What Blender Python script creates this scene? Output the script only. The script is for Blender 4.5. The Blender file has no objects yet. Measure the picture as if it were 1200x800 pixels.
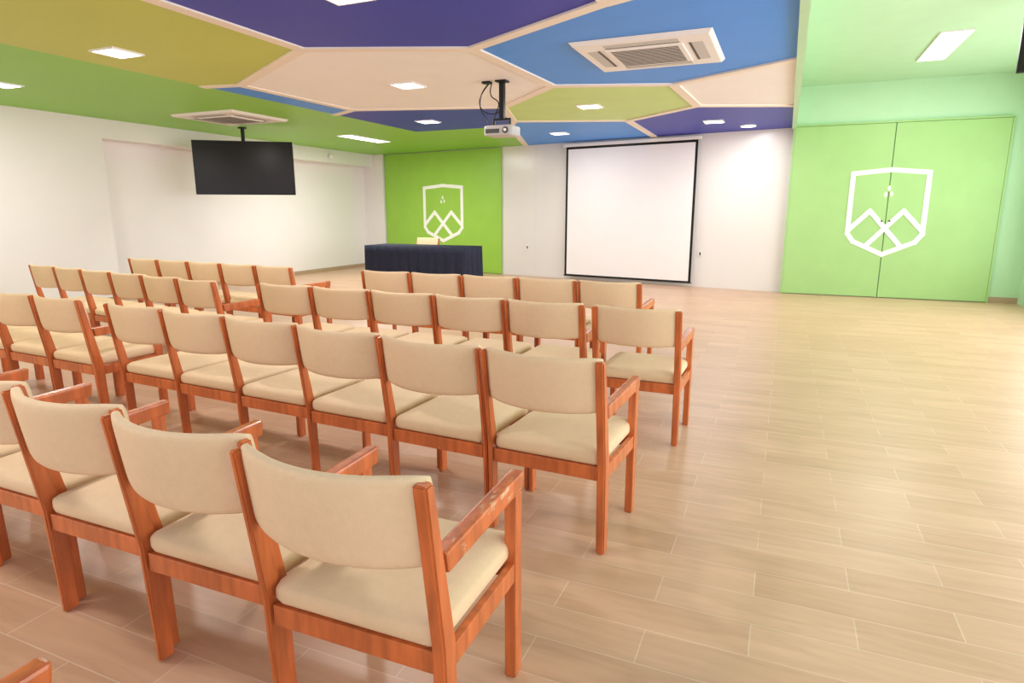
import bpy, bmesh, math, random
from mathutils import Vector, Matrix
random.seed(4)
scene=bpy.context.scene
COL=scene.collection
scene.view_settings.view_transform='Standard'
scene.view_settings.look='None'
scene.view_settings.exposure=0.0

# ---------------------------------------------------------------- helpers
def lin(c):
    o=[]
    for v in c:
        v/=255.0
        o.append(v/12.92 if v<=0.04045 else ((v+0.055)/1.055)**2.4)
    return (o[0],o[1],o[2],1.0)

def mat(name,rgb,rough=0.6,var=0.04,scale=3.0,bump=0.0,bscale=60,spec=0.5,metal=0.0,stretch=(1,1,1)):
    m=bpy.data.materials.new(name); m.use_nodes=True
    nt=m.node_tree; n=nt.nodes; l=nt.links
    b=n['Principled BSDF']
    b.inputs['Roughness'].default_value=rough
    b.inputs['Specular IOR Level'].default_value=spec
    b.inputs['Metallic'].default_value=metal
    tc=n.new('ShaderNodeTexCoord'); mp=n.new('ShaderNodeMapping')
    mp.inputs['Scale'].default_value=stretch
    l.new(tc.outputs['Object'],mp.inputs['Vector'])
    nz=n.new('ShaderNodeTexNoise'); nz.inputs['Scale'].default_value=scale; nz.inputs['Detail'].default_value=4
    l.new(mp.outputs[0],nz.inputs['Vector'])
    rp=n.new('ShaderNodeValToRGB')
    c=lin(rgb)
    rp.color_ramp.elements[0].position=0.3; rp.color_ramp.elements[1].position=0.7
    rp.color_ramp.elements[0].color=tuple(min(1,x*(1-var)) for x in c[:3])+(1,)
    rp.color_ramp.elements[1].color=tuple(min(1,x*(1+var)) for x in c[:3])+(1,)
    l.new(nz.outputs['Fac'],rp.inputs['Fac']); l.new(rp.outputs['Color'],b.inputs['Base Color'])
    if bump>0:
        n2=n.new('ShaderNodeTexNoise'); n2.inputs['Scale'].default_value=bscale; n2.inputs['Detail'].default_value=3
        l.new(mp.outputs[0],n2.inputs['Vector'])
        bp=n.new('ShaderNodeBump'); bp.inputs['Strength'].default_value=bump; bp.inputs['Distance'].default_value=0.01
        l.new(n2.outputs['Fac'],bp.inputs['Height']); l.new(bp.outputs['Normal'],b.inputs['Normal'])
    return m

def emis(name,rgb,s):
    m=bpy.data.materials.new(name); m.use_nodes=True
    b=m.node_tree.nodes['Principled BSDF']
    b.inputs['Base Color'].default_value=lin(rgb)
    b.inputs['Emission Color'].default_value=lin(rgb)
    b.inputs['Emission Strength'].default_value=s
    return m

def finish(bm,name,mats,smooth=False,parent=None):
    bmesh.ops.recalc_face_normals(bm,faces=bm.faces[:])
    me=bpy.data.meshes.new(name); bm.to_mesh(me); bm.free()
    if not isinstance(mats,(list,tuple)): mats=[mats]
    for m in mats: me.materials.append(m)
    if smooth:
        for p in me.polygons: p.use_smooth=True
    o=bpy.data.objects.new(name,me); COL.objects.link(o)
    if parent: o.parent=parent
    return o

def abox(bm,x0,x1,y0,y1,z0,z1,mi=0,bev=0.0):
    vs=[bm.verts.new(p) for p in [(x0,y0,z0),(x1,y0,z0),(x1,y1,z0),(x0,y1,z0),(x0,y0,z1),(x1,y0,z1),(x1,y1,z1),(x0,y1,z1)]]
    fs=[bm.faces.new([vs[i] for i in q]) for q in [(0,3,2,1),(4,5,6,7),(0,1,5,4),(1,2,6,5),(2,3,7,6),(3,0,4,7)]]
    for f in fs: f.material_index=mi
    if bev>0:
        es=list({e for f in fs for e in f.edges})
        r=bmesh.ops.bevel(bm,geom=es,offset=bev,segments=2,affect='EDGES',profile=0.6)
        for f in r['faces']: f.material_index=mi
    return vs

def hexa(bm,bot,top,bev=0.0,mi=0):
    vs=[bm.verts.new(p) for p in list(bot)+list(top)]
    fs=[bm.faces.new([vs[i] for i in q]) for q in [(0,3,2,1),(4,5,6,7),(0,1,5,4),(1,2,6,5),(2,3,7,6),(3,0,4,7)]]
    for f in fs: f.material_index=mi
    if bev>0:
        es=list({e for f in fs for e in f.edges})
        bmesh.ops.bevel(bm,geom=es,offset=bev,segments=2,affect='EDGES',profile=0.6)

def prism(bm,pts,z0,z1,mi=0):
    a=[bm.verts.new((p[0],p[1],z0)) for p in pts]; b=[bm.verts.new((p[0],p[1],z1)) for p in pts]
    n=len(pts)
    fs=[bm.faces.new(a),bm.faces.new(b)]
    for i in range(n): fs.append(bm.faces.new([a[i],a[(i+1)%n],b[(i+1)%n],b[i]]))
    for f in fs: f.material_index=mi

def strip(bm,p,q,w,z0,z1,mi=0,ext=0.0):
    d=Vector((q[0]-p[0],q[1]-p[1])); L=d.length; d/=L; nrm=Vector((-d.y,d.x))*w/2
    P=Vector(p[:2])-d*ext; Q=Vector(q[:2])+d*ext
    prism(bm,[P+nrm,Q+nrm,Q-nrm,P-nrm],z0,z1,mi)

def cyl(bm,p,q,r,n=16,mi=0):
    p=Vector(p); q=Vector(q); d=q-p
    M=Matrix.Translation((p+q)/2)@d.to_track_quat('Z','Y').to_matrix().to_4x4()
    res=bmesh.ops.create_cone(bm,cap_ends=True,segments=n,radius1=r,radius2=r,depth=d.length,matrix=M)
    for v in res['verts']:
        for f in v.link_faces: f.material_index=mi

def rbox(bm,c,s,r,n=8,puff=0.0,mi=0):
    tmp=bmesh.new(); bmesh.ops.create_cube(tmp,size=2.0)
    bmesh.ops.subdivide_edges(tmp,edges=tmp.edges[:],cuts=n,use_grid_fill=True)
    hx,hy,hz=s[0]/2,s[1]/2,s[2]/2
    mp={}
    for v in tmp.verts:
        q=[math.copysign(abs(k)**0.6,k) for k in v.co]
        x,y,z=q[0]*hx,q[1]*hy,q[2]*hz
        ix=max(-hx+r,min(hx-r,x)); iy=max(-hy+r,min(hy-r,y)); iz=max(-hz+r,min(hz-r,z))
        d=Vector((x-ix,y-iy,z-iz))
        if d.length>1e-6: d=d.normalized()*r
        P=Vector((ix,iy,iz))+d
        if puff and v.co.z>0:
            P.z+=puff*(1-q[0]**2)*(1-q[1]**2)*v.co.z
        mp[v.index]=bm.verts.new(P+Vector(c))
    tmp.verts.ensure_lookup_table()
    for f in tmp.faces:
        nf=bm.faces.new([mp[v.index] for v in f.verts]); nf.material_index=mi
    tmp.free()

def struct(o,label=None):
    o['kind']='structure'
    if label: o['label']=label
    return o
def empty(name,loc=(0,0,0),rz=0):
    e=bpy.data.objects.new(name,None); e.empty_display_size=0.2
    COL.objects.link(e); e.location=loc; e.rotation_euler=(0,0,rz); return e
def tag(o,label,cat,group=None):
    o['label']=label; o['category']=cat
    if group: o['group']=group

# ---------------------------------------------------------------- materials
M_wall=mat('painted_white_wall',(235,230,230),0.55,0.012,1.5)
M_back=mat('glossy_white_wall',(225,220,216),0.22,0.008,1.5)
M_beige=mat('ceiling_beige',(238,228,216),0.6,0.02)
M_green=mat('ceiling_green',(142,204,74),0.5,0.03,0.8)
M_olive=mat('ceiling_olive',(190,202,84),0.5,0.03,0.8)
M_purple=mat('ceiling_royal_blue',(38,48,174),0.5,0.03)
M_blue=mat('ceiling_sky_blue',(66,146,240),0.5,0.03)
M_lime=mat('ceiling_lime',(192,222,130),0.5,0.03)
M_cream=mat('ceiling_cream',(243,240,240),0.55,0.015)
M_mint=mat('mint_green_paint',(184,221,182),0.55,0.02)
M_door=mat('door_green',(158,198,126),0.45,0.03)
M_panel=mat('panel_green',(150,198,70),0.4,0.03)
M_emb=mat('emblem_white',(245,248,240),0.5,0.01)
M_wood=mat('orange_brown_wood',(194,102,54),0.24,0.26,3.0,0.04,40,0.6,0,(9,9,1.2))
M_fab=mat('cream_upholstery',(229,200,165),0.9,0.02,40,0.4,380,spec=0.15)
M_navy=mat('navy_cloth',(24,28,52),0.85,0.15,10,0.15,150)
M_black=mat('black_plastic',(13,13,14),0.4,0.1,spec=0.3)
M_screenoff=mat('tv_glass',(20,8,9),0.2,0.2,2.0,spec=0.3)
M_wplast=mat('white_plastic',(234,230,227),0.4,0.01)
M_lgrey=mat('light_grey_plastic',(190,188,186),0.45,0.02)
M_dgrey=mat('dark_grille',(74,74,74),0.6,0.05)
M_proj=mat('projection_fabric',(236,232,231),0.8,0.01)
M_base=mat('baseboard_tile',(176,150,124),0.4,0.05)
M_lamp=emis('lamp_diffuser',(255,252,248),6.0)
M_lens=mat('lens_glass',(20,24,40),0.08,0.1)
M_worn=mat('worn_orange_brown_wood',(194,102,54),0.30,0.26,3.0,0.04,40,0.5,0,(9,9,1.2))
nt=M_worn.node_tree; n=nt.nodes; l=nt.links; b=n['Principled BSDF']
src=b.inputs['Base Color'].links[0].from_socket
tc=n.new('ShaderNodeTexCoord'); mp=n.new('ShaderNodeMapping'); mp.inputs['Scale'].default_value=(30,9,16)
l.new(tc.outputs['Object'],mp.inputs['Vector'])
nz=n.new('ShaderNodeTexNoise'); nz.inputs['Scale'].default_value=1.6; nz.inputs['Detail'].default_value=8; nz.inputs['Roughness'].default_value=0.7
l.new(mp.outputs[0],nz.inputs['Vector'])
rp=n.new('ShaderNodeValToRGB'); rp.color_ramp.elements[0].position=0.575; rp.color_ramp.elements[1].position=0.63
l.new(nz.outputs['Fac'],rp.inputs['Fac'])
mx=n.new('ShaderNodeMix'); mx.data_type='RGBA'; l.new(rp.outputs['Color'],mx.inputs['Factor'])
l.new(src,mx.inputs['A']); mx.inputs['B'].default_value=lin((214,170,136)); l.new(mx.outputs['Result'],b.inputs['Base Color'])

# floor
mf=bpy.data.materials.new('wood_look_tile'); mf.use_nodes=True
nt=mf.node_tree; n=nt.nodes; l=nt.links; b=n['Principled BSDF']
tc=n.new('ShaderNodeTexCoord')
br=n.new('ShaderNodeTexBrick'); br.offset=0.5; br.inputs['Scale'].default_value=1.0
br.inputs['Brick Width'].default_value=0.66; br.inputs['Row Height'].default_value=0.175
br.inputs['Mortar Size'].default_value=0.0026; br.inputs['Mortar Smooth'].default_value=0.1; br.inputs['Bias'].default_value=0
br.inputs['Color1'].default_value=lin((210,171,143)); br.inputs['Color2'].default_value=lin((199,159,130)); br.inputs['Mortar'].default_value=lin((216,186,162))
l.new(tc.outputs['Object'],br.inputs['Vector'])
mp=n.new('ShaderNodeMapping'); mp.inputs['Scale'].default_value=(1.0,7,1)
l.new(tc.outputs['Object'],mp.inputs['Vector'])
nz=n.new('ShaderNodeTexNoise'); nz.inputs['Scale'].default_value=2.3; nz.inputs['Detail'].default_value=6; nz.inputs['Distortion'].default_value=1.0
l.new(mp.outputs[0],nz.inputs['Vector'])
rp=n.new('ShaderNodeValToRGB'); rp.color_ramp.elements[0].position=0.32; rp.color_ramp.elements[1].position=0.68
rp.color_ramp.elements[0].color=(0.89,0.87,0.85,1); rp.color_ramp.elements[1].color=(1.04,1.04,1.04,1)
l.new(nz.outputs['Fac'],rp.inputs['Fac'])
mx=n.new('ShaderNodeMix'); mx.data_type='RGBA'; mx.blend_type='MULTIPLY'; mx.inputs['Factor'].default_value=1.0
l.new(br.outputs['Color'],mx.inputs['A']); l.new(rp.outputs['Color'],mx.inputs['B']); l.new(mx.outputs['Result'],b.inputs['Base Color'])
b.inputs['Roughness'].default_value=0.36
bp=n.new('ShaderNodeBump'); bp.inputs['Strength'].default_value=0.35; bp.inputs['Distance'].default_value=0.002; bp.invert=True
l.new(br.outputs['Fac'],bp.inputs['Height']); l.new(bp.outputs['Normal'],b.inputs['Normal'])

# ---------------------------------------------------------------- room shell
ZC=2.77; ZR=3.38; XL=-9.6; XR=3.36; YD=11.86
SL=0.18
def wy(x): return 11.95-SL*x
bm=bmesh.new(); abox(bm,-10.3,3.8,-2.5,14.2,-0.1,0.0)
struct(finish(bm,'floor',mf),'wood-look beige tile floor with staggered joints')

bm=bmesh.new()
abox(bm,-10.3,0.0,-2.5,14.2,ZC,ZC+0.12,0)
zt=ZC-0.012
xl=-6.1; xr=-0.03
A=(-3.93,4.6);B=(-2.58,5.15);C=(-2.5,6.95);D=(-3.6,8.1);E=(-5.6,7.5);F=(-5.65,5.58)
G=(-1.25,7.4);Hh=(-1.19,8.96);I=(-2.35,10.0);J=(-4.0,9.4);K=(-1.2,4.4)
R1=(xr,6.65);R2=(xr,9.43);R0=(xr,3.95)
L1=(xl,5.5);L2=(xl,7.76);L3=(xl,9.95);Mm=(-4.3,9.95)
W1=(-2.38,wy(-2.38));W2=(-5.2,wy(-5.2));W0=(xr,wy(xr));W3=(xl,wy(xl))
S1=(-1.2,2.7);S2=(-2.55,2.0);S3=(-3.93,2.7);S0=(xr,2.2);T2=(-2.55,-2.4);T0=(xr,-2.4);T3=(xl,-2.4)
polys=[([A,B,K,S1,S2,S3],3),
 ([T3,T2,S2,S3,A,F,L1],2),
 ([B,C,G,R1,R0,K],4),
 ([A,B,C,D,E,F],6),
 ([F,E,L2,L1],4),
 ([E,D,J,Mm,L3,L2],3),
 ([C,G,Hh,I,J,D],5),
 ([G,R1,R2,Hh],6),
 ([Hh,R2,W0,W1,I],3),
 ([J,I,W1,W2,Mm],4),
 ([Mm,W2,W3,L3],1),
 ([K,R0,S0,S1],5),
 ([S1,S0,T0,T2,S2],3)]
for p,mi in polys: prism(bm,p,zt,ZC+0.001,mi)
prism(bm,[(-10.2,-2.4),(xl,-2.4),W3,(-10.2,13.9)],zt,ZC+0.001,1)
struct(finish(bm,'ceiling',[M_beige,M_green,M_olive,M_purple,M_blue,M_lime,M_cream]),'ceiling painted with coloured polygons')
bm=bmesh.new()
edges=set()
for p,mi in polys:
    for i in range(len(p)):
        a,c=p[i],p[(i+1)%len(p)]
        edges.add(tuple(sorted((a,c))))
skip={tuple(sorted(e)) for e in [(T3,T2),(T0,T2),(W0,W1),(W1,W2),(W2,W3),(L1,T3),(L1,L2),(L2,L3),(L3,W3),(Mm,L3)]}
k=0
for e in sorted(edges):
    if e in skip: continue
    if abs(e[0][0]-xr)<1e-4 and abs(e[1][0]-xr)<1e-4: continue
    k+=1
    strip(bm,e[0],e[1],0.11,zt-0.010-0.0004*k,zt+0.004-0.0001*k,0,0.03)
struct(finish(bm,'trim_1',M_beige),'raised beige strips between ceiling polygons')

bm=bmesh.new(); abox(bm,0.0,3.8,-2.5,12.1,ZR,ZR+0.1); struct(finish(bm,'ceiling.001',M_mint),'mint green higher ceiling')
bm=bmesh.new(); abox(bm,-0.03,0.035,-2.5,11.86,ZC-0.05,ZR+0.05); struct(finish(bm,'trim_2',M_mint),'mint green ceiling step')

bm=bmesh.new()
def wallseg(bm,x0,x1,z0,z1,off=0.0,th=0.2,mi=0):
    bot=[(x0,wy(x0)-off,z0),(x1,wy(x1)-off,z0),(x1,wy(x1)-off+th,z0),(x0,wy(x0)-off+th,z0)]
    top=[(p[0],p[1],z1) for p in bot]
    hexa(bm,bot,top,0,mi)
wallseg(bm,-10.2,0.02,0,ZC)
struct(finish(bm,'wall_back',M_back),'glossy white front wall')
bm=bmesh.new()
for x in (-4.95,-0.78): 
    wallseg(bm,x-0.004,x+0.004,0.0,ZC-0.02,0.002,0.002)
struct(finish(bm,'trim_3',M_back),'thin vertical wall panel seams')
bm=bmesh.new(); wallseg(bm,-9.25,-5.81,0.01,ZC-0.03,0.05,0.045)
struct(finish(bm,'door_3',M_panel),'tall wide saturated green sliding panel')
bm=bmesh.new(); abox(bm,0.02,3.7,YD,YD+0.2,0,ZR+0.05); struct(finish(bm,'wall_right_back',M_mint),'mint green wall around the doors')
for i,(x0,x1) in enumerate([(0.02,1.462),(1.474,2.95)]):
    bm=bmesh.new(); abox(bm,x0,x1,YD-0.05,YD-0.002,0.012,2.745,0,0.004)
    d=struct(finish(bm,'door_%d'%(i+1),M_door),'tall green panel door leaf')
    bm=bmesh.new(); xk=x1-0.05 if i==0 else x0+0.05
    cyl(bm,(xk,YD-0.05,1.24),(xk,YD-0.075,1.24),0.014)
    finish(bm,'door_knob',M_dgrey,True,d)
bm=bmesh.new()
for a in (( -0.003,0.018),(2.952,2.975)): abox(bm,a[0],a[1],YD-0.055,YD,0,2.745)
abox(bm,0.0,2.975,YD-0.055,YD,2.75,2.775)
struct(finish(bm,'trim_4',M_door),'green door frame')
bm=bmesh.new(); abox(bm,2.98,XR,YD-0.015,YD,0,0.09); struct(finish(bm,'baseboard_right',M_base))
bm=bmesh.new()
abox(bm,XR,XR+0.2,-2.5,YD+0.1,0,0.45); abox(bm,XR,XR+0.2,-2.5,YD+0.1,2.75,ZR+0.05)
for y in (-2.5,0.6,3.5,6.4,9.3): abox(bm,XR,XR+0.2,y,y+0.3,0.45,2.75)
abox(bm,XR,XR+0.2,11.2,YD+0.1,0.45,2.75)
struct(finish(bm,'wall_right',M_mint),'mint green wall with window openings')
bm=bmesh.new()
abox(bm,-10.2,XL,-2.5,6.67,0,ZC)
abox(bm,-10.2,XL-0.32,6.67,14.0,0,2.47)
abox(bm,-10.2,XL,6.67,14.0,2.47,ZC)
struct(finish(bm,'wall_left',M_wall),'white wall with recess under a beam')
bm=bmesh.new(); wallseg(bm,-10.1,-9.27,0,ZC,0.12,0.12); struct(finish(bm,'trim_5',M_wall),'white pier beside the green panel')
bm=bmesh.new(); abox(bm,XL-0.32,XL-0.305,6.67,13.6,0,0.08); abox(bm,XL,XL+0.012,-2.5,6.67,0,0.08)
struct(finish(bm,'baseboard_left',M_base))

# ---------------------------------------------------------------- emblems
def emblem(name,w,h,t,parent=None):
    bm=bmesh.new()
    cnt_=[0]
    def seg(p,q,tt=t):
        cnt_[0]+=1; y0=-0.0006*cnt_[0]
        d=Vector((q[0]-p[0],q[1]-p[1])); d.normalize(); nn=Vector((-d.y,d.x))*tt/2; e=d*tt*0.35
        P=Vector(p)-e;Q=Vector(q)+e
        pts=[P+nn,Q+nn,Q-nn,P-nn]
        a=[bm.verts.new((v.x,y0,v.y)) for v in pts]; c=[bm.verts.new((v.x,0.004+0.00002*cnt_[0],v.y)) for v in pts]
        bm.faces.new(a);bm.faces.new(c)
        for i in range(4): bm.faces.new([a[i],a[(i+1)%4],c[(i+1)%4],c[i]])
    def S(p): return (p[0]*w/2,p[1]*h/2)
    out=[(-0.94,0.88),(0,0.95),(0.94,0.88),(0.94,-0.48),(0.78,-0.66),(0.0,-0.95),(-0.78,-0.66),(-0.94,-0.48)]
    for i in range(len(out)): seg(S(out[i]),S(out[(i+1)%len(out)]))
    for pl in ([(-0.90,-0.38),(-0.42,0.04),(0.40,-0.72)],[(0.90,-0.38),(0.42,0.04),(-0.40,-0.72)]):
        for i in range(len(pl)-1): seg(S(pl[i]),S(pl[i+1]),t)
    def drop(cx,cz,r):
        pts=[(cx,cz+r*1.3),(cx+r*.8,cz),(cx,cz-r*1.3),(cx-r*.8,cz)]
        a=[bm.verts.new((x*w/2,-0.002,z*h/2)) for x,z in pts]; c=[bm.verts.new((x*w/2,0.004,z*h/2)) for x,z in pts]
        bm.faces.new(a);bm.faces.new(c)
        for i in range(4): bm.faces.new([a[i],a[(i+1)%4],c[(i+1)%4],c[i]])
    drop(-0.075,0.40,0.055); drop(0.075,0.42,0.055); drop(0.0,0.54,0.055)
    return finish(bm,name,M_emb)
e1=emblem('shield_emblem',1.12,1.40,0.072); e1.location=(1.467,YD-0.056,1.37)
tag(e1,'white outlined shield emblem with mountain peaks on green double doors','emblem')
e2=emblem('shield_emblem.001',1.20,1.34,0.076); x=-7.44; e2.location=(x,wy(x)-0.057,1.34); e2.rotation_euler=(0,0,-math.atan(SL))
tag(e2,'white outlined shield emblem with mountain peaks on saturated green panel','emblem')

# ---------------------------------------------------------------- projection screen
sx0,sx1=-4.20,-1.56; cx=(sx0+sx1)/2; rot=-math.atan(SL)
scr=empty('projection_screen',(cx,wy(cx)-0.10,0.0),rot); sw=(sx1-sx0)/math.cos(rot)
tag(scr,'white pull-down projection screen with thin black border on white wall','projection screen')
h=sw/2; bw=0.045
bm=bmesh.new(); abox(bm,-h+bw,h-bw,-0.004,0.0,0.105,2.61); finish(bm,'screen_surface',M_proj,parent=scr)
bm=bmesh.new(); abox(bm,-h,-h+bw,-0.005,0.001,0.08,2.66); abox(bm,h-bw,h,-0.005,0.001,0.08,2.66)
abox(bm,-h+bw,h-bw,-0.005,0.001,2.61,2.66); abox(bm,-h+bw,h-bw,-0.005,0.001,0.08,0.105); finish(bm,'screen_border',M_black,parent=scr)
bm=bmesh.new(); cyl(bm,(-h-0.02,0,0.075),(h+0.02,0,0.075),0.010); finish(bm,'weight_bar',M_black,True,scr)
bm=bmesh.new(); abox(bm,-h-0.06,h+0.06,-0.035,0.035,2.655,2.72,0,0.012); finish(bm,'roller_case',M_wplast,parent=scr)

for i,(x,z) in enumerate([(-5.15,0.62),(-1.42,0.62)]):
    bm=bmesh.new(); abox(bm,-0.035,0.035,-0.01,0.0,-0.055,0.055,0,0.003); abox(bm,-0.015,0.015,-0.012,-0.009,-0.03,0.03,1)
    o=finish(bm,'wall_outlet' if i==0 else 'wall_outlet.001',[M_wplast,M_dgrey]); o.location=(x,wy(x)-0.001,z); o.rotation_euler=(0,0,rot)
    tag(o,'small white electrical outlet plate on the white wall','outlet','wall outlets')

# ---------------------------------------------------------------- ceiling lamps
def lamp(name,x,y,w,d,z,energy,label,round_=False,group='recessed ceiling lamps'):
    e=empty(name,(x,y,z)); tag(e,label,'ceiling light',group)
    bm=bmesh.new(); t=0.016
    if round_:
        cyl(bm,(0,0,-0.014),(0,0,0),w/2+0.02,24); finish(bm,'lamp_frame',M_wplast,parent=e)
        bm=bmesh.new(); cyl(bm,(0,0,-0.018),(0,0,-0.012),w/2,24); finish(bm,'diffuser',M_lamp,parent=e)
    else:
        abox(bm,-w/2-t,w/2+t,-d/2-t,-d/2,-0.016,0); abox(bm,-w/2-t,w/2+t,d/2,d/2+t,-0.016,0)
        abox(bm,-w/2-t,-w/2,-d/2,d/2,-0.016,0); abox(bm,w/2,w/2+t,-d/2,d/2,-0.016,0)
        finish(bm,'lamp_frame',M_wplast,parent=e)
        bm=bmesh.new(); abox(bm,-w/2,w/2,-d/2,d/2,-0.013,-0.001); finish(bm,'diffuser',M_lamp,parent=e)
    L=bpy.data.lights.new(name+'_light','AREA'); L.shape='RECTANGLE'; L.size=w; L.size_y=d; L.energy=energy; L.color=(1,0.97,0.95)
    lo=bpy.data.objects.new('lamp_light',L); COL.objects.link(lo); lo.parent=e; lo.location=(0,0,-0.025)
sq='small square white recessed ceiling lamp, lit'
for i,(x,y) in enumerate([(-5.49,4.05),(-3.95,6.3),(-2.51,8.47),(-2.72,3.60),(-5.22,8.88),(-3.84,11.12),(-1.15,10.62),(-8.02,4.51),(-5.49,0.8),(-2.69,0.8),(-8.02,0.8)]):
    lamp('ceiling_lamp' if i==0 else 'ceiling_lamp.%03d'%i,x,y,0.27,0.27,zt,(30 if x<-5 else 26),sq)
lamp('ceiling_lamp.020',-0.69,11.36,0.22,0.22,zt,8,'small round white recessed ceiling lamp, lit',True)
lamp('ceiling_lamp.021',-7.55,10.45,0.3,1.25,zt,95,'long rectangular white ceiling lamp on green ceiling')
lamp('ceiling_lamp.022',1.60,9.7,0.3,1.5,ZR,34,'long rectangular white ceiling lamp on mint ceiling')

# ---------------------------------------------------------------- cassette air conditioners
def ac(name,x,y,wx,wyy,label):
    e=empty(name,(x,y,zt-0.001)); tag(e,label,'air conditioner','ceiling air conditioners')
    hx,hy=wx/2,wyy/2
    t=0.034
    bm=bmesh.new()
    hexa(bm,[(-hx+0.03,-hy+0.03,-t),(hx-0.03,-hy+0.03,-t),(hx-0.03,hy-0.03,-t),(-hx+0.03,hy-0.03,-t)],
         [(-hx,-hy,0),(hx,-hy,0),(hx,hy,0),(-hx,hy,0)],0.006)
    finish(bm,'housing',M_wplast,parent=e)
    bm=bmesh.new(); g=min(hx,hy)*0.58
    abox(bm,-g,g,-g,g,-t-0.012,-t+0.002,0,0.004)
    k=14
    for i in range(k):
        yy=-g+0.05+(2*g-0.1)*i/(k-1)
        abox(bm,-g+0.04,g-0.04,yy-0.011,yy+0.011,-t-0.0135,-t-0.011,1)
    finish(bm,'intake_grille',[M_wplast,M_dgrey],parent=e)
    for i in range(4):
        a=i*math.pi/2; R=hx if i%2 else hy; Ln=g*0.95
        bm=bmesh.new(); rr=(g+R-0.03)/2
        hexa(bm,[(-Ln,rr-0.045,-t-0.0035),(Ln,rr-0.045,-t-0.0035),(Ln,rr+0.045,-t-0.0015),(-Ln,rr+0.045,-t-0.0015)],
                [(-Ln,rr-0.045,-t+0.002),(Ln,rr-0.045,-t+0.002),(Ln,rr+0.045,-t+0.002),(-Ln,rr+0.045,-t+0.002)],0,0)
        abox(bm,-Ln,Ln,rr-0.066,rr-0.046,-t-0.0040,-t,1)
        o=finish(bm,'air_vane',[M_lgrey,M_dgrey],parent=e); o.rotation_euler=(0,0,a)
ac('ceiling_air_conditioner',-1.2,5.85,1.15,1.1,'white square cassette air conditioner on blue ceiling polygon')
ac('ceiling_air_conditioner.001',-7.68,7.35,1.2,1.1,'white square cassette air conditioner on green ceiling')

# ---------------------------------------------------------------- projector
pr=empty('ceiling_projector',(-2.9,6.5,0)); tag(pr,'white projector hung from ceiling on black bracket','projector')
bm=bmesh.new(); rbox(bm,(0,0,2.24),(0.33,0.25,0.11),0.022,6); finish(bm,'projector_body',M_lgrey,True,pr)
bm=bmesh.new(); cyl(bm,(0.09,0.12,2.24),(0.09,0.15,2.24),0.040,24); finish(bm,'lens',M_lens,True,pr)
bm=bmesh.new(); abox(bm,-0.14,0.02,-0.128,-0.122,2.212,2.256); finish(bm,'rear_ports',M_dgrey,parent=pr)
bm=bmesh.new(); cyl(bm,(0.09,-0.12,2.24),(0.09,-0.132,2.24),0.034,24); finish(bm,'fan_vent',M_dgrey,True,pr)
bm=bmesh.new(); cyl(bm,(0.09,-0.12,2.24),(0.09,-0.136,2.24),0.016,20); finish(bm,'fan_hub',M_wplast,True,pr)
bm=bmesh.new(); abox(bm,-0.026,0.026,-0.026,0.026,2.37,2.757); abox(bm,-0.06,0.06,-0.06,0.06,2.740,2.757,0,0.004)
abox(bm,-0.10,0.10,-0.012,0.012,2.355,2.375); abox(bm,-0.10,-0.085,-0.012,0.012,2.30,2.36); abox(bm,0.085,0.10,-0.012,0.012,2.30,2.36)
abox(bm,-0.10,0.10,-0.05,0.05,2.292,2.303); finish(bm,'mount_bracket',M_black,parent=pr)
def tube(name,pts,r,m,parent):
    cu=bpy.data.curves.new(name,'CURVE'); cu.dimensions='3D'; cu.bevel_depth=r; cu.bevel_resolution=2
    s=cu.splines.new('NURBS'); s.points.add(len(pts)-1)
    for p,q in zip(s.points,pts): p.co=(*q,1)
    s.use_endpoint_u=True; s.order_u=3
    cu.materials.append(m)
    o=bpy.data.objects.new(name,cu); COL.objects.link(o)
    me=bpy.data.meshes.new_from_object(o); bpy.data.objects.remove(o)
    o=bpy.data.objects.new(name,me); COL.objects.link(o); o.parent=parent; return o
tube('cable',[(-0.14,0,2.75),(-0.24,0,2.68),(-0.27,-0.02,2.5),(-0.17,-0.02,2.36),(-0.10,-0.1,2.29)],0.006,M_black,pr)
tube('cable',[(-0.13,0.02,2.75),(-0.18,0.02,2.62),(-0.03,0.03,2.55),(-0.10,0.03,2.42),(-0.13,0.02,2.29)],0.006,M_black,pr)
tube('cable',[(-0.15,0.02,2.75),(-0.30,0.02,2.62),(-0.26,0.03,2.45),(-0.06,0.05,2.42),(0.0,0.02,2.5)],0.005,M_black,pr)
bm=bmesh.new(); abox(bm,-0.22,-0.13,-0.05,0.03,2.735,2.757,0,0.004); finish(bm,'ceiling_plate',M_black,parent=pr)

# ---------------------------------------------------------------- televisions
def tv(name,loc,rz,w,h,top,label):
    e=empty(name,loc,rz); tag(e,label,'television','hanging televisions')
    bm=bmesh.new(); abox(bm,-w/2,w/2,0,0.05,-h/2,h/2,0,0.006); finish(bm,'tv_body',M_black,parent=e)
    bm=bmesh.new(); abox(bm,-w/2+0.014,w/2-0.014,-0.002,0.001,-h/2+0.022,h/2-0.014); finish(bm,'tv_screen',M_screenoff,parent=e)
    bm=bmesh.new(); cyl(bm,(0,0.09,-0.1),(0,0.09,top),0.03); abox(bm,-0.09,0.09,0.04,0.12,-0.15,0.1); cyl(bm,(0,0.09,top-0.02),(0,0.09,top),0.07)
    finish(bm,'mounting_pole',M_black,parent=e)
tv('television',(-8.40,8.24,2.10),math.radians(37),1.57,0.87,zt-2.10,'black flat television hanging from ceiling on pole, switched off')
tv('television.001',(2.40,7.25,2.95),math.radians(-5),1.22,0.68,ZR-2.95,'black flat television hanging from the mint ceiling')

bm=bmesh.new(); bmesh.ops.create_uvsphere(bm,u_segments=16,v_segments=8,radius=0.06); 
o=finish(bm,'security_camera',M_wplast,True); o.location=(XL+0.06,11.9,2.6); tag(o,'small white dome security camera on white beam','security camera')

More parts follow.
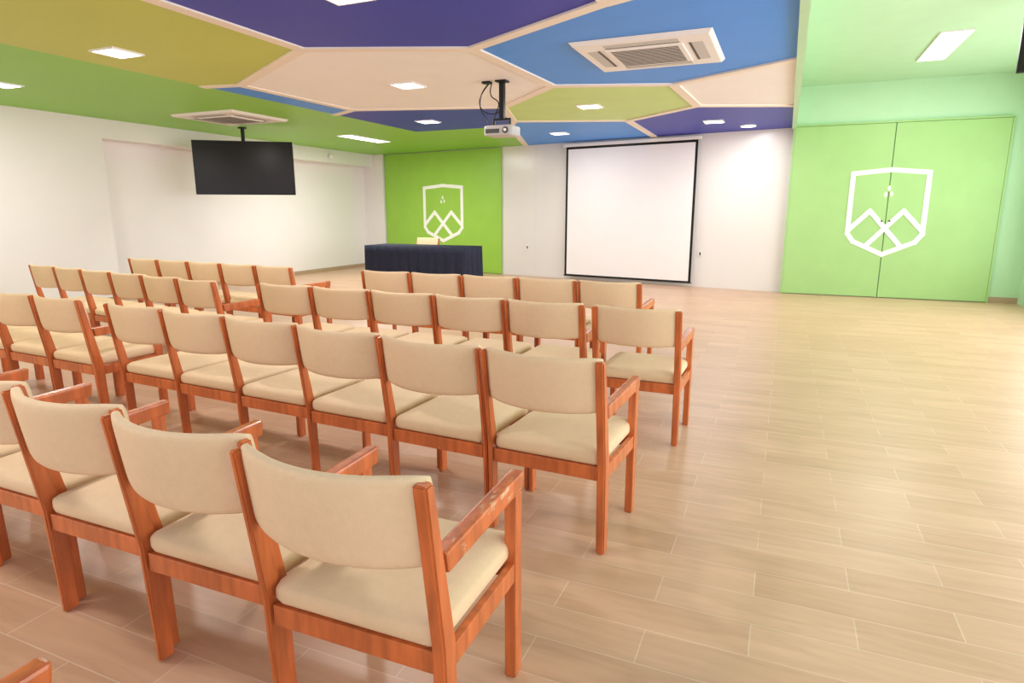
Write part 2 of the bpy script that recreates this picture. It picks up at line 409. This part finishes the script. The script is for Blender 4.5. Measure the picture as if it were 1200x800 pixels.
# ---------------------------------------------------------------- table with cloth
tb=empty('covered_table',(-6.33,10.1,0)); tag(tb,'long table draped in pleated navy cloth','table')
tw,td=2.16,0.7
bm=bmesh.new(); abox(bm,-tw/2,tw/2,0,td,0.72,0.745); finish(bm,'tabletop',M_wood,parent=tb)
bm=bmesh.new()
per=[]; N=240
tot=2*(tw+td)
for i in range(N):
    s=tot*i/N
    if s<tw: p=(-tw/2+s,0); nn=(0,-1)
    elif s<tw+td: p=(tw/2,s-tw); nn=(1,0)
    elif s<2*tw+td: p=(tw/2-(s-tw-td),td); nn=(0,1)
    else: p=(-tw/2,td-(s-2*tw-td)); nn=(-1,0)
    per.append((p,nn,s))
rings=[]
for j in range(7):
    t=j/6; z=0.752-(0.752-0.03)*t
    ring=[]
    for p,nn,s in per:
        o=0.012+ (0.004+0.022*t)*(math.sin(s*31+0.6*math.sin(s*5))+0.4*math.sin(s*57))*(1 if t>0 else 0)+0.02*t
        ring.append(bm.verts.new((p[0]+nn[0]*o,p[1]+nn[1]*o,z)))
    rings.append(ring)
for j in range(6):
    for i in range(N):
        bm.faces.new([rings[j][i],rings[j][(i+1)%N],rings[j+1][(i+1)%N],rings[j+1][i]])
bm.faces.new(rings[0])
finish(bm,'tablecloth',M_navy,True,tb)

# ---------------------------------------------------------------- chairs
W=0.535
HB=0.838
def p_backleg(side,hp):
    bm=bmesh.new(); x0=side*(W/2-hp); x1=side*W/2
    a,b_=min(x0,x1),max(x0,x1)
    secs=[(0.0,0.015,0.052),(0.40,0.0,0.060),(HB,-0.062,0.036)]
    rings=[]
    for z,y,d in secs:
        rings.append([bm.verts.new(p) for p in [(a,y,z),(b_,y,z),(b_,y+d,z),(a,y+d,z)]])
    for i in range(2):
        for k in range(4): bm.faces.new([rings[i][k],rings[i][(k+1)%4],rings[i+1][(k+1)%4],rings[i+1][k]])
    bm.faces.new(rings[0]); bm.faces.new(rings[2])
    es=[e for e in bm.edges if not (abs(e.verts[0].co.z-0.40)<1e-4 and abs(e.verts[1].co.z-0.40)<1e-4)]
    bmesh.ops.bevel(bm,geom=es,offset=0.006,segments=3,affect='EDGES')
    return bm
def p_frontleg(side,hp,h):
    bm=bmesh.new(); x0=side*(W/2-hp); x1=side*W/2
    abox(bm,min(x0,x1),max(x0,x1),0.435,0.485,0,h,0,0.005); return bm
def p_arm(side,hp):
    bm=bmesh.new(); xa=side*(W/2-hp-0.004); xb=side*(W/2)
    a,b_=min(xa,xb),max(xa,xb)
    hexa(bm,[(a,0.03,0.588),(b_,0.03,0.588),(b_,0.492,0.598),(a,0.492,0.598)],[(a,0.02,0.645),(b_,0.02,0.645),(b_,0.500,0.655),(a,0.500,0.655)],0.008)
    return bm
def p_frame():
    bm=bmesh.new(); x=W/2-0.004
    abox(bm,-x,-x+0.022,0.05,0.44,0.325,0.385,0,0.003); abox(bm,x-0.022,x,0.05,0.44,0.325,0.385,0,0.003)
    abox(bm,-x+0.022,x-0.022,0.012,0.036,0.325,0.385,0,0.003); abox(bm,-x+0.022,x-0.022,0.45,0.475,0.325,0.385,0,0.003)
    return bm
def p_seat():
    bm=bmesh.new(); rbox(bm,(0,0.262,0.416),(W-0.046,0.50,0.070),0.030,9,0.016); return bm
def p_back():
    bm=bmesh.new(); hw=W/2-0.020+0.003; nx=20; sec=[]
    hz=0.116; ty=0.019
    for k in range(20):
        a=2*math.pi*k/20
        c,s=math.cos(a),math.sin(a)
        sec.append((math.copysign(abs(c)**0.55,c)*ty, math.copysign(abs(s)**0.35,s)*hz))
    rings=[]
    for i in range(nx+1):
        u=-1+2*i/nx
        x=u*hw; ring=[]
        sh=1-0.06*abs(u)**10
        for (yy,zz) in sec:
            z=0.736+zz*sh-0.006*(1-u*u)
            lean=-0.006-0.14*(z-0.60)
            ring.append(bm.verts.new((x,lean+yy*sh+0.016-0.074*(1-abs(u)**2.1),z)))
        rings.append(ring)
    for i in range(nx):
        for k in range(20): bm.faces.new([rings[i][k],rings[i][(k+1)%20],rings[i+1][(k+1)%20],rings[i+1][k]])
    bm.faces.new(rings[0]); bm.faces.new(rings[-1])
    return bm
def mesh_of(bm,name,m,smooth):
    o=finish(bm,name,m,smooth); me=o.data; bpy.data.objects.remove(o); return me
ME={}
ME['seat']=mesh_of(p_seat(),'seat',M_fab,True)
ME['backrest']=mesh_of(p_back(),'backrest',M_fab,True)
ME['seat_frame']=mesh_of(p_frame(),'seat_frame',M_wood,False)
for s,nm in ((-1,'L'),(1,'R')):
    for hp,t in ((0.021,'n'),(0.036,'w')):
        ME['bl'+nm+t]=mesh_of(p_backleg(s,hp),'back_leg',M_wood,False)
        ME['fs'+nm+t]=mesh_of(p_frontleg(s,hp,0.385),'front_leg',M_wood,False)
        ME['fl'+nm+t]=mesh_of(p_frontleg(s,hp,0.60),'front_leg',M_wood,False)
        ME['ar'+nm+t]=mesh_of(p_arm(s,hp),'armrest',M_wood,False)
ME['worn']=mesh_of(p_arm(1,0.036),'armrest',M_worn,False)
cnt=0
def chair(xr_,y,rz=0.0,armL=False,armR=False,group='rows of meeting chairs',label=None,worn=False,wl=False,sx=1.0):
    global cnt
    e=empty('meeting_chair' if cnt==0 else 'meeting_chair.%03d'%cnt); cnt+=1
    xc=xr_-W*sx/2*math.cos(rz); yc=y-W*sx/2*math.sin(rz)
    e.location=(xc,yc,0); e.rotation_euler=(0,0,rz); e.scale=(sx,1,1)
    if label is None:
        label=('orange-brown wooden chair with wooden armrest, cream padded seat and back' if (armL or armR)
               else 'orange-brown wooden chair without armrests, cream padded seat and back')
    tag(e,label,'chair',group)
    R='w' if armR else 'n'; Lw='w' if wl else 'n'
    parts=[('seat','seat'),('backrest','backrest'),('seat_frame','seat_frame'),('leg','blL'+Lw),('leg','blR'+R),
           ('leg',('flL' if armL else 'fsL')+Lw),('leg',('flR' if armR else 'fsR')+R)]
    if armL: parts.append(('armrest','arLw'))
    if armR: parts.append(('armrest','worn' if worn else 'arRw'))
    for pn,k in parts:
        o=bpy.data.objects.new(pn,ME[k]); COL.objects.link(o); o.parent=e
        if k=='worn': o['label']='wooden armrest with chipped worn varnish'
    return e
def jit(a): return random.uniform(-a,a)
# row nearest the camera
for i,(x,y,r,sx) in enumerate([(-0.642,1.105,0.014,1.02),(-1.197,1.150,0.008,0.985),(-1.734,1.190,0.002,0.985),(-2.272,1.235,-0.004,1),(-2.818,1.285,-0.010,1),(-3.366,1.33,-0.014,1)]):
    chair(x,y,r,True,i==0,worn=(i==0),label='orange-brown wooden armchair with chipped armrest, cream padded seat and back' if i==0 else None,wl=False,sx=sx)
chair(-4.3,1.50,-0.03,False,True); chair(-4.85,1.53,-0.03)
chair(-1.08,0.05,0.0,False,True)
# second row
for i,(x,y) in enumerate([(-0.585,2.31),(-1.130,2.35),(-1.675,2.41),(-2.220,2.47),(-2.763,2.52),(-3.305,2.57)]):
    chair(x,y,-0.05+jit(0.006),False,i==0)
for i in range(4):
    chair(-4.12-i*0.543,2.62+i*0.03,-0.05,False,i==0)
# third row
for i,(x,y) in enumerate([(-0.50,3.68),(-1.085,3.70),(-1.630,3.72),(-2.172,3.74),(-2.713,3.76),(-3.254,3.78)]):
    chair(x,y,-0.02+jit(0.006),False,i<2,wl=(i==0))
for i in range(6):
    chair(-4.19-i*0.528,3.74+i*0.075,-0.13,False,i==0,sx=0.97)
# fourth row
for i in range(5):
    chair(-1.0-i*0.541,4.97+i*0.01,-0.01+jit(0.006),False,i==0)
for i in range(5):
    chair(-4.54-i*0.543,5.00+i*0.045,-0.08,False,i==0)
chair(-7.12,11.5,math.pi,False,False,label='single cream padded wooden chair behind the cloth-covered table')

# ---------------------------------------------------------------- light
w=bpy.data.worlds.new('World'); scene.world=w; w.use_nodes=True
bg=w.node_tree.nodes['Background']; bg.inputs['Color'].default_value=(0.99,0.975,1.0,1); bg.inputs['Strength'].default_value=1.75
def area(name,loc,rot,sx,sy,en,col):
    L=bpy.data.lights.new(name,'AREA'); L.shape='RECTANGLE'; L.size=sx; L.size_y=sy; L.energy=en; L.color=col
    o=bpy.data.objects.new(name,L); COL.objects.link(o); o.location=loc; o.rotation_euler=rot
for i,y in enumerate((2.2,5.1,8.0,10.4)):
    area('window_daylight',(XR+0.25,y,1.6),(0,math.radians(90),0),2.2,2.4 if i<3 else 1.5,(85,90,80,30)[i],(0.98,0.96,1.0))

# ---------------------------------------------------------------- camera
cd=bpy.data.cameras.new('camera'); cam=bpy.data.objects.new('camera',cd); COL.objects.link(cam)
cam.location=(0,0,1.4); cam.rotation_euler=(math.radians(90-11.75),0,math.radians(23.2))
cd.sensor_width=36; cd.lens=22.08; cd.clip_start=0.02
scene.camera=cam
